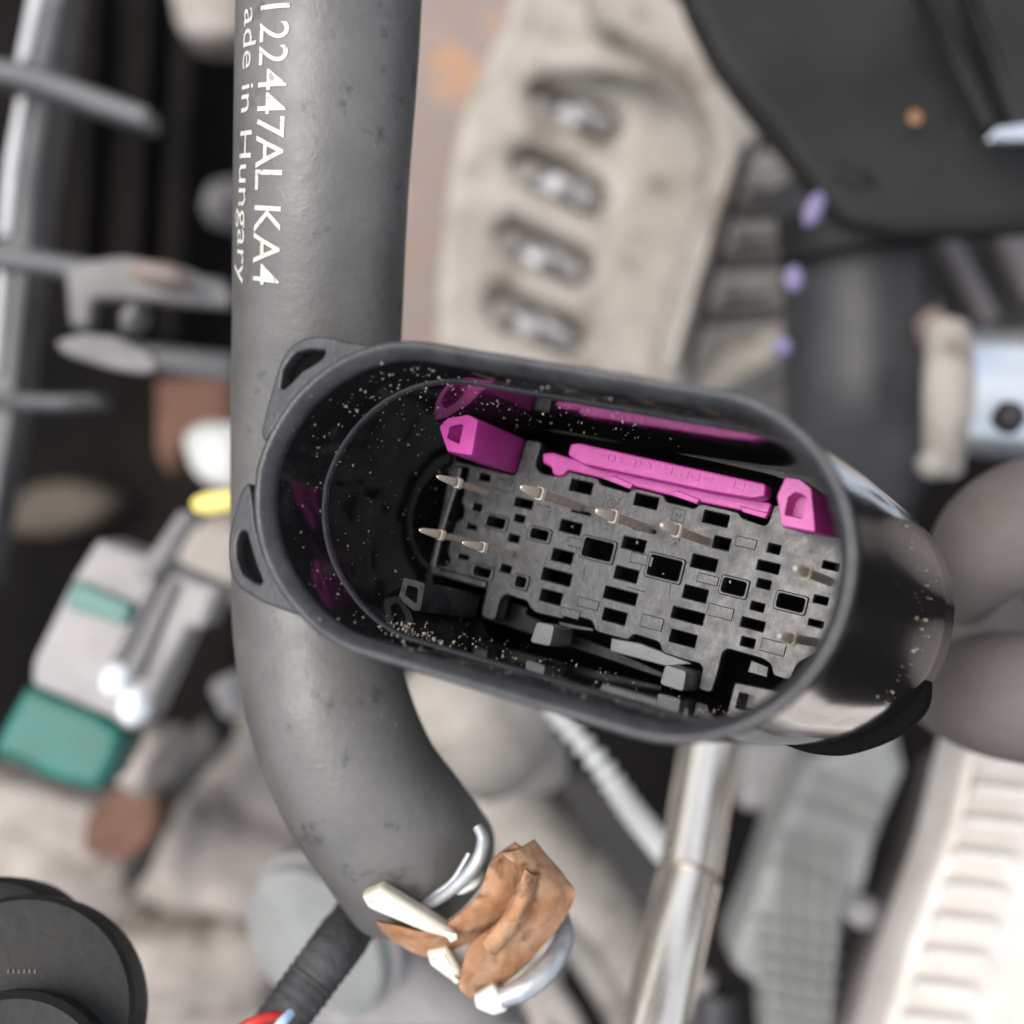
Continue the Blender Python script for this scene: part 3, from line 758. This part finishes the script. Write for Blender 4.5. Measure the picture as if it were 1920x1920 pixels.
slab('top_pad', [(1010, 70), (1180, 60), (1260, 120), (1230, 150), (1140, 130), (1020, 130)], .317, .008, M['cast'], al, .003, 20)
rb = thing('finned_housing', P(1420, 480, .34), 'beige finned housing right of the alternator, above the connector', 'housing')
slab('back', [(1350, 330), (1440, 270), (1520, 360), (1500, 800), (1240, 820), (1300, 640)], .345, .03, M['cast2'], rb, .004, 20)
for q in ([(1385, 330), (1480, 330), (1500, 380), (1375, 380)], [(1365, 410), (1500, 405), (1496, 470), (1352, 475)], [(1346, 505), (1488, 500), (1480, 572), (1332, 578)], [(1325, 610), (1478, 600), (1470, 700), (1260, 800), (1270, 730)]):
    slab('fin', q, .325, .02, M['cast'], rb, .005, 14)
slab('web', [(1230, 760), (1360, 650), (1480, 600), (1490, 660), (1380, 720), (1300, 790)], .315, .012, M['cast'], rb, .004, 20)
tag(slab('rusty_shield', [(750, -80), (980, -80), (960, 60), (900, 160), (860, 320), (840, 700), (740, 760), (730, 300)], .38, .02, M['rustpale'], None, .003, 20),
    'brown and orange rusted heat shield between the hose and the alternator', 'shield')

# black cover top right ----------------------------------------------------------
cv = thing('engine_cover', P(1650, 200, .27), 'dusty black plastic engine cover across the top right corner', 'cover')
slab('panel', [(1262, -80), (1300, 20), (1345, 110), (1400, 185), (1470, 268), (1530, 350), (1590, 420), (1700, 440), (2000, 425), (2000, -80)], .285, .012, M['blackpl'], cv, .004, 20)
slab('raised_edge', [(1690, -80), (1735, -80), (1880, 235), (1850, 240)], .277, .005, M['blackpl'], cv, .0015, 6)
slab('side_panel', [(1790, -80), (2000, -80), (2000, 300), (1905, 240)], .274, .008, M['blackpl'], cv, .002, 8)
lump('dust_patch', 1600, 330, .2845, 44, 22, M['blackpl'], cv, .001, .5, 71, -.4)
slab('scratch_strip', [(1850, 262), (1870, 238), (1980, 222), (1980, 262), (1880, 262)], .272, .003, M['chrome'], cv, .0008, 5)  # metal strip standing for the white scratch on the cover
lump('grain', 1719, 218, .282, 12, 12, M['rust'], cv, .001, .1, 72)
lw = thing('lower_cover', P(1800, 520, .33), 'dark ribbed guard under the engine cover at the right', 'guard')
slab('panel', [(1560, 400), (2000, 400), (2000, 650), (1760, 640), (1700, 560)], .33, .015, M['dark'], lw, .003, 20)
for q in ([(1640, 430), (1680, 430), (1790, 610), (1740, 615)], [(1740, 430), (1790, 430), (1880, 590), (1850, 620)], [(1850, 430), (1980, 430), (1980, 560), (1930, 570)]):
    slab('rib', q, .318, .012, M['mauve'], lw, .002, 10)

# dark cylinder right
cy = thing('dark_cylinder', P(1620, 700, .29), 'smooth dark grey rubber cylinder above the right end of the connector', 'cylinder')
sweep('body', [(1560, 330, .300, 118), (1590, 450, .300, 128), (1610, 600, .300, 138), (1612, 760, .300, 138), (1610, 900, .305, 120), (1610, 960, .31, 80)], M['rubber'], cy, 48)
sweep('top_band', [(1590, 400, .295, 130), (1600, 480, .295, 137)], M['blackpl'], cy, 48, 6)
for i, (x, y, rx, ry, lab) in enumerate(((1492, 520, 24, 32, 'bright lilac bolt glint, middle of three beside the dark cylinder'), (1470, 648, 24, 24, 'round dull lilac bolt glint, lowest of three beside the dark cylinder'),
                                         (1530, 388, 22, 44, 'elongated pinkish lilac bolt glint, topmost of three by the dark cylinder'))):
    tag(lump('lilac_glint', x, y, .276, rx * .8, ry * .8, M['lilac'], None, .002, .05, 80 + i, -.4 if i == 2 else 0), lab, 'cap', 'lilac bolt glints beside the dark cylinder')  # light spots on shiny bolts, built as lilac lumps

# silver fitting at the right edge
sf = thing('metal_fitting', P(1860, 730, .27), 'bright zinc plated fitting with a brassy collar at the right edge', 'fitting')
sweep('collar', [(1778, 620, .285, 40), (1775, 740, .282, 44), (1768, 880, .285, 36)], M['cast'], sf, 32)
sweep('pipe', [(1790, 735, .285, 118), (1990, 745, .285, 125)], M['chrome'], sf, 40)
lump('port', 1905, 780, .262, 30, 32, M['dark'], sf, .004, .1, 90)
lump('brass_tab', 1762, 610, .29, 30, 40, M['rustpale'], sf, .006, .2, 91)
tag(lump('pale_screw', 1762, 868, .28, 28, 30, M['cast'], None, .005, .1, 92), 'pale round screw head below the zinc fitting', 'screw')
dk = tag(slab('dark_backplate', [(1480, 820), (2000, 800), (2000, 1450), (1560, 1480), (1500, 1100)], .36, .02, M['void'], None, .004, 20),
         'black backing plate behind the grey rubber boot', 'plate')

# grey rubber boot
gb = thing('rubber_boot', P(1860, 1150, .25), 'dusty grey rubber boot in two bulges at the right edge', 'boot')
sweep('upper_bulge', [(1800, 1120, .245, 60), (1850, 1030, .240, 105), (1930, 990, .240, 130), (2040, 980, .245, 130)], M['boot'], gb, 40)
sweep('lower_bulge', [(1770, 1300, .255, 70), (1840, 1300, .245, 110), (1940, 1310, .240, 125), (2040, 1320, .245, 125)], M['boot'], gb, 40)
sweep('neck', [(1740, 1200, .262, 50), (1800, 1190, .262, 90), (1900, 1180, .262, 100)], M['boot'], gb, 40)

# lower centre ---------------------------------------------------------------------
pu = thing('pulley_casting', P(920, 1400, .31), 'smooth cream coloured casting just below the connector', 'casting')
lump('body', 885, 1385, .275, 165, 150, M['cast'], pu, .022, .08, 100, -.35)
lump('shoulder', 985, 1440, .29, 90, 75, M['cast'], pu, .014, .1, 101, -.5)
bm_ = thing('support_arm', P(1050, 1640, .30), 'long grey beige arm running down to the right behind the clamp', 'arm')
sweep('arm', [(880, 1430, .315, 70), (960, 1530, .315, 72), (1060, 1640, .315, 76), (1160, 1760, .315, 74), (1260, 1880, .32, 70)], M['cast'], bm_, 32)
bs = tag(slab('black_brace', [(1040, 1480), (1090, 1440), (1170, 1500), (1290, 1640), (1290, 1900), (1200, 1780), (1110, 1600)], .37, .015, M['dark'], None, .003, 12),
    'black brace between the beige arm and the polished rod', 'brace')
tag(slab('lower_casting', [(560, 1990), (620, 1800), (700, 1735), (760, 1775), (860, 1850), (960, 1930), (1010, 1990)], .262, .025, M['greyplast'], None, .008, 30),
    'pale pinkish grey casting under the rusty clamp at the bottom', 'casting')
for i, (q, lab) in enumerate((([(1050, 1740, .29, 26), (1110, 1820, .29, 27), (1190, 1960, .29, 28)], 'beige pipe emerging from behind the clamp, nearer the polished rod'),
                              ([(1000, 1810, .285, 22), (1060, 1900, .285, 24), (1100, 1980, .285, 24)], 'pinkish beige pipe at the bottom, under the wire ring'))):
    tag(sweep('beige_pipe', q, M['cast'], None, 24), lab, 'pipe', 'beige pipes by the clamp')
tag(sweep('corrugated_cable', [(1040, 1330, .268, 24), (1085, 1385, .266, 24), (1130, 1440, .266, 25), (1185, 1520, .268, 26), (1250, 1600, .272, 26)], M['offwhite'], None, 24, 26, rib=(.0016, .0042)),
    'thin white corrugated cable slanting from the connector to the polished rod', 'cable')

rod = thing('polished_rod', P(1290, 1650, .25), 'polished steel rod with a collar, below the connector', 'rod')
sweep('shaft', [(1352, 1250, .262, 57), (1330, 1400, .258, 57), (1292, 1640, .252, 58)], M['steel'], rod, 48, 4)
lathe('collar', [(.0046, -.0010), (.0058, -.0008), (.0061, 0), (.0058, .0008), (.0046, .0010)], P(1290, 1652, .2518), (P(1352, 1250, .262) - P(1220, 1990, .244)).normalized(), M['steel'], rod, 48)
sweep('lower_shaft', [(1290, 1655, .252, 60), (1256, 1800, .248, 62), (1215, 1990, .244, 64), (1150, 2300, .240, 66)], M['steel'], rod, 48, 4)

# right lower: grey plug, mauve strip, white ribbed part
gp = thing('grey_plug', P(1540, 1650, .30), 'pale grey plastic plug housing with faint ridges right of the rod', 'plug')
slab('body', [(1462, 1545), (1520, 1428), (1682, 1370), (1700, 1445), (1645, 1570), (1622, 1674), (1584, 1700), (1548, 1980), (1448, 1980), (1440, 1862), (1378, 1816), (1378, 1778), (1420, 1674), (1437, 1620)],
     .295, .02, M['palegrey'], gp, .003, 12)
for q in ([(1525, 1452), (1660, 1510), (1657, 1518), (1522, 1460)], [(1500, 1502), (1650, 1560), (1647, 1568), (1497, 1510)], [(1450, 1615), (1590, 1675), (1587, 1684), (1447, 1624)]):
    slab('ridge', q, .2935, .003, M['palegrey'], gp, .0008, 3)
for k in range(7):
    y0, x0 = 1725 + k * 36, 1415 + k * 4
    slab('ridge', [(x0, y0), (x0 + 165 - k * 8, y0 + 28), (x0 + 165 - k * 8, y0 + 36), (x0, y0 + 8)], .2935, .003, M['palegrey'], gp, .0008, 3)
for k in range(4):
    slab('ridge', [(1470 + k * 34, 1560 + k * 8), (1478 + k * 34, 1562 + k * 8), (1462 + k * 30, 1980), (1454 + k * 30, 1980)], .2932, .003, M['palegrey'], gp, .0008, 3)
slab('side_block', [(1395, 1390), (1520, 1385), (1530, 1440), (1470, 1530), (1390, 1520)], .305, .015, M['greyplast'], gp, .003, 12)
lump('boss', 1628, 1722, .288, 34, 30, M['greyplast'], gp, .005, .1, 110)
tag(lump('wire_seal', 1318, 1850, .30, 26, 22, M['greyplast'], None, .004, .1, 111), 'small grey seal between the rod and the pale plug', 'seal')
tag(sweep('purple_grey_cable', [(1345, 1860, .31, 40), (1340, 1920, .31, 44), (1330, 2000, .31, 44)], M['rubber'], None, 24), 'dark cable at the bottom edge right of the rod', 'cable')
tag(slab('mauve_strip', [(1748, 1440), (1812, 1400), (1770, 1580), (1690, 1800), (1640, 1990), (1560, 1990), (1610, 1820), (1700, 1620)], .30, .012, M['mauve'], None, .003, 10),
    'brown grey strip alongside the white ribbed part', 'strip')
wr = thing('white_ribbed_part', P(1830, 1680, .26), 'bright white ribbed plastic part in the lower right corner', 'duct')
slab('body', [(1815, 1405), (2000, 1420), (2000, 2000), (1640, 2000), (1705, 1780), (1770, 1600)], .268, .02, M['wht'], wr, .003, 14)
for k in range(9):
    y = 1470 + k * 62; x = 1800 - k * 19
    slab('rib', [(x + 30, y), (x + 150, y + 14), (x + 150, y + 34), (x + 28, y + 22)], .2655, .003, M['wht'], wr, .001, 6)

# spring clamp ------------------------------------------------------------------------
cl = thing('hose_clamp', P(900, 1720, .235), 'rusty spring hose clamp with cream coated ends and wire ring below the hose bend', 'clamp')
def ribbon(name, left, right, m, parent, thick=.0012, sub=16, amp=.0005, seed=0, seg=14):
    """a bent sheet between two rails of (px, py, Z), given real thickness"""
    A = catmull([P(*q) for q in left], seg); B = catmull([P(*q) for q in right], seg)
    n = len(A); verts = []; faces = []
    for side in (0, 1):
        for i in range(n):
            for j in range(sub + 1):
                t_ = j / sub; p = A[i].lerp(B[i], t_)
                p = p + Vector((0, 0, amp * noise.noise(p * 160 + Vector((seed, 0, 0))) * 3 + amp * .7 * noise.noise(p * 500) + .0012 * math.sin(math.pi * t_)))
                verts.append(p - Vector((0, 0, thick * side)))
    K = sub + 1
    for i in range(n - 1):
        for j in range(sub):
            a = i * K + j; faces.append((a, a + 1, a + K + 1, a + K)); a2 = a + n * K; faces.append((a2 + K, a2 + K + 1, a2 + 1, a2))
    for i in range(n - 1):
        for j in (0, sub):
            a = i * K + j; faces.append((a, a + K, a + K + n * K, a + n * K))
    for i in (0, n - 1):
        for j in range(sub):
            a = i * K + j; faces.append((a, a + 1, a + 1 + n * K, a + n * K))
    o = mesh(name, verts, faces, m, parent, True, sharp=75); fix_normals(o.data); return o
ribbon('rusty_band', [(706, 1728, .212), (800, 1744, .212), (862, 1712, .210), (898, 1678, .208), (922, 1615, .207), (966, 1582, .210)],
       [(735, 1765, .218), (800, 1790, .218), (868, 1775, .216), (930, 1745, .214), (985, 1690, .212), (1010, 1600, .214)], M['rust'], cl, seed=1)
ribbon('rusty_band', [(941, 1597, .208), (975, 1640, .206), (940, 1720, .207), (880, 1775, .209), (860, 1850, .213)],
       [(1002, 1576, .212), (1060, 1650, .210), (1074, 1695, .211), (990, 1806, .214), (890, 1880, .216)], M['rust'], cl, seed=4)
ribbon('fold', [(985, 1632, .203), (955, 1710, .203), (905, 1770, .205)], [(1012, 1640, .206), (985, 1725, .206), (930, 1790, .208)], M['rust'], cl, seed=9)
slab('coated_end', [(676, 1682), (716, 1664), (850, 1748), (862, 1768), (800, 1752), (690, 1706)], .208, .005, M['cream'], cl, .0012, 8, tilt=(0, 0))
slab('coated_end', [(800, 1786), (838, 1776), (866, 1822), (860, 1852), (806, 1812)], .214, .005, M['cream'], cl, .001, 6)
slab('coated_end', [(888, 1872), (925, 1848), (956, 1878), (950, 1900), (925, 1908), (892, 1894)], .212, .006, M['offwhite'], cl, .001, 6)
lump('coated_end', 878, 1664, .211, 34, 16, M['offwhite'], cl, .003, .15, 120, .5)
sweep('ring_wire', [(896, 1550, .212, 10), (906, 1575, .211, 12), (895, 1615, .210, 13), (862, 1655, .211, 12), (815, 1692, .213, 9), (778, 1710, .216, 7)], M['galv'], cl, 20)
sweep('ring_wire', [(880, 1600, .213, 5), (850, 1650, .213, 6), (815, 1678, .214, 6), (780, 1706, .217, 5)], M['galv'], cl, 16)
sweep('ring_wire', [(1052, 1712, .222, 14), (1058, 1760, .218, 19), (1030, 1812, .214, 23), (985, 1852, .212, 23), (938, 1872, .212, 18)], M['galv'], cl, 24)

# white disc, taped cable, black cap -----------------------------------------------------
ax = Vector((-.45, .28, 1)).normalized()
dsc = thing('pale_disc', P(570, 1780, .29), 'round pale grey plastic disc behind the taped black cable', 'disc')
lathe('disc', [(.003, -.008), (.0190, -.008), (.0200, -.0055), (.0198, -.0015), (.0178, 0), (.0105, .0008), (.001, .001)], P(578, 1782, .262), Vector((-.50, -.28, .85)), M['palegrey'], dsc, 48)
lathe('rim_lip', [(.0198, -.009), (.0214, -.0085), (.0217, -.0065), (.0204, -.006)], P(578, 1782, .262), Vector((-.50, -.28, .85)), M['greyplast'], dsc, 48)
tc = thing('taped_cable', P(600, 1800, .225), 'black cloth taped cable with red and pale blue wires at the bottom edge', 'cable')
sweep('tape_sleeve', [(760, 1600, .262, 44), (700, 1680, .244, 48), (640, 1762, .232, 50), (575, 1850, .225, 50), (520, 1925, .222, 48), (470, 2000, .222, 48)], M['cable'], tc, 36, 16, rib=(.0003, .0016))
sweep('red_wire', [(530, 1905, .219, 9), (500, 1908, .217, 10), (460, 1925, .216, 11), (410, 1960, .218, 12)], M['red'], tc, 16)
sweep('blue_wire', [(545, 1900, .215, 9), (528, 1918, .213, 10), (505, 1950, .213, 10)], M['bluew'], tc, 16)

kc = thing('filler_cap', P(0, 1860, .23), 'stepped black plastic cap in the bottom left corner', 'cap')
kax = Vector((.10, .34, 1)).normalized()
lathe('crown', [(.004, .0005), (.0100, .0004), (.0120, -.0004), (.0131, -.003), (.0134, -.010), (.0134, -.016)], P(-20, 1800, .214), kax, M['cap'], kc, 64)
lathe('skirt', [(.0132, -.006), (.0170, -.0062), (.0178, -.0070), (.0180, -.013), (.0180, -.018), (.0120, -.04)], P(10, 1905, .200), kax, M['cap'], kc, 64)
lathe('lower_rim', [(.0100, .002), (.0138, .0022), (.0150, .0012), (.0152, -.002), (.0150, -.006)], P(18, 2060, .196), kax, M['cap'], kc, 64)
lathe('blue_reflection', [(.002, .0030), (.006, .0028), (.0098, .0018), (.0102, .000)], P(18, 2060, .196), kax, M['bluereflect'], kc, 48)  # disc added inside the rim to draw its blue-white reflection
for k in range(6):
    slab('raised_tick', [(14 + k * 10, 1818), (18 + k * 10, 1818), (17 + k * 10, 1826), (13 + k * 10, 1826)], .2005, .0006, M['boot'], kc, .0001, 1)

# ================================================================== SAND GRAINS in the mouth
def grains(name, spots, m):
    verts = []; faces = []
    tet = [Vector((1, 0, -.5)), Vector((-.5, .87, -.5)), Vector((-.5, -.87, -.5)), Vector((.1, 0, .9)), Vector((-.3, .2, -.9))]
    tf = [(0, 1, 3), (1, 2, 3), (2, 0, 3), (1, 0, 4), (2, 1, 4), (0, 2, 4)]
    for p, r in spots:
        b0 = len(verts); an = random.uniform(0, 6.28); st = random.uniform(.6, 1.5)
        for q in tet:
            v_ = Vector((q.x * math.cos(an) - q.y * math.sin(an), (q.x * math.sin(an) + q.y * math.cos(an)) * st, q.z)) * r
            verts.append(p + v_)
        faces += [tuple(i + b0 for i in f_) for f_ in tf]
    return mesh(name, verts, faces, m, None, False)
def inside(a, b, poly):
    c = False; n = len(poly)
    for i in range(n):
        x1, y1 = poly[i]; x2, y2 = poly[i - 1]
        if (y1 > b) != (y2 > b) and a < (x2 - x1) * (b - y1) / (y2 - y1) + x1: c = not c
    return c
def rsz(lo=.06, hi=.30): return (lo + (hi - lo) * random.random() ** 3.0) * .001
spots = []; FP = [(a * 1000, b * 1000) for a, b in fh]; SP = stadium(-.4); PP = [loc(x, y, DP) for x, y in plate_px]
def add_floor(px, py, r=None):
    a, b = loc(px, py, DF)
    if inside(a, b, SP) and not inside(a, b, FP): spots.append((L(a, b, DF - .05), r or rsz()))
def on_wall(sel, d, r, off=None):
    if off is None: off = (-.02 if d < 13.5 else -.56 - (d - 15) * .012) - .05
    S_ = stadium(off); ids = [i for i, q in enumerate(S_) if sel(q)]
    i = random.choice(ids); q = S_[i]; q2 = S_[(i + 1) % len(S_)]; t_ = random.random()
    if abs(q[0] - q2[0]) + abs(q[1] - q2[1]) < 8:
        spots.append((L(q[0] + (q2[0] - q[0]) * t_, q[1] + (q2[1] - q[1]) * t_, d), r))
for _ in range(300): on_wall(lambda q: q[0] < -20, random.uniform(3, 46), rsz(.05, .26))
for _ in range(85): on_wall(lambda q: q[0] < -20 and q[1] > 4, random.gauss(20, 9), rsz(.05, .24))
for _ in range(45): on_wall(lambda q: -36 < q[0] < -24 and q[1] > 8, random.gauss(10, 3), rsz(.1, .36))
for _ in range(80): on_wall(lambda q: -27 < q[0] < -20 and q[1] < -12, random.gauss(17, 3), rsz(.1, .34))
for _ in range(150): on_wall(lambda q: q[0] > -24 and q[1] < -15, random.uniform(1.5, 44), rsz(.07, .28))
for _ in range(90): on_wall(lambda q: q[0] > -26 and q[0] < 4 and q[1] > 16, random.uniform(6, 44), rsz())
for _ in range(190):          # on the plate
    x, y = random.uniform(830, 1540), random.uniform(870, 1280); a, b = loc(x, y, DP)
    if inside(a, b, PP) and not any(inside(a, b, h[0]) for h in holes): spots.append((L(a, b, DP - .04), rsz(.04, .13)))
for x, y, s_, n_ in ((1070, 970, 16, 34), (975, 1095, 20, 14), (910, 980, 26, 14), (1060, 890, 14, 10), (1185, 1120, 30, 12)):
    for _ in range(n_):
        a, b = loc(random.gauss(x, s_), random.gauss(y, s_ * .5), DP)
        if not any(inside(a, b, h[0]) for h in holes): spots.append((L(a, b, DP - .04), rsz(.05, .15)))
for x, y in ((1069, 986), (1191, 1016), (833, 1054), (1240, 1075), (1366, 1090)):
    a, b = loc(x, y, DP); spots.append((L(a, b, DP + 1.0), .00024))
for _ in range(26):
    a, b = loc(random.uniform(1080, 1420), 0, 38); t_ = random.random()
    x_ = 1080 + 340 * t_; a, b = loc(x_, 848 + .215 * (x_ - 1080) + random.uniform(-10, 10), 38); spots.append((L(a, b, 37.96), rsz(.05, .14)))
for _ in range(70):           # outer wall at the right
    st_ = [q for q in stadium(3.2) if q[0] > 22 and -12 < q[1] < 15]; q = random.choice(st_)
    d_ = random.uniform(16, 45); i_ = stadium(3.2).index(q); S_ = stadium(2.15, 26, .9 + (d_ - 16) * .1, -.2 - (d_ - 16) * .026); q = S_[i_]; q2 = S_[min(i_ + 1, 60)]; t_ = random.random()
    spots.append((L(q[0] * (1 - t_) + q2[0] * t_, q[1] * (1 - t_) + q2[1] * t_, d_), rsz(.06, .24)))
for _ in range(60):           # hose specks
    s = s_at(random.uniform(0, 1600)); spots.append((hose_point(s, random.uniform(-1.1, 1.1), .00004), rsz(.05, .12)))
tag(grains('sand_grains', spots, M['dust']), 'pale sand grains and dust scattered over the connector', 'dust', kind='stuff')
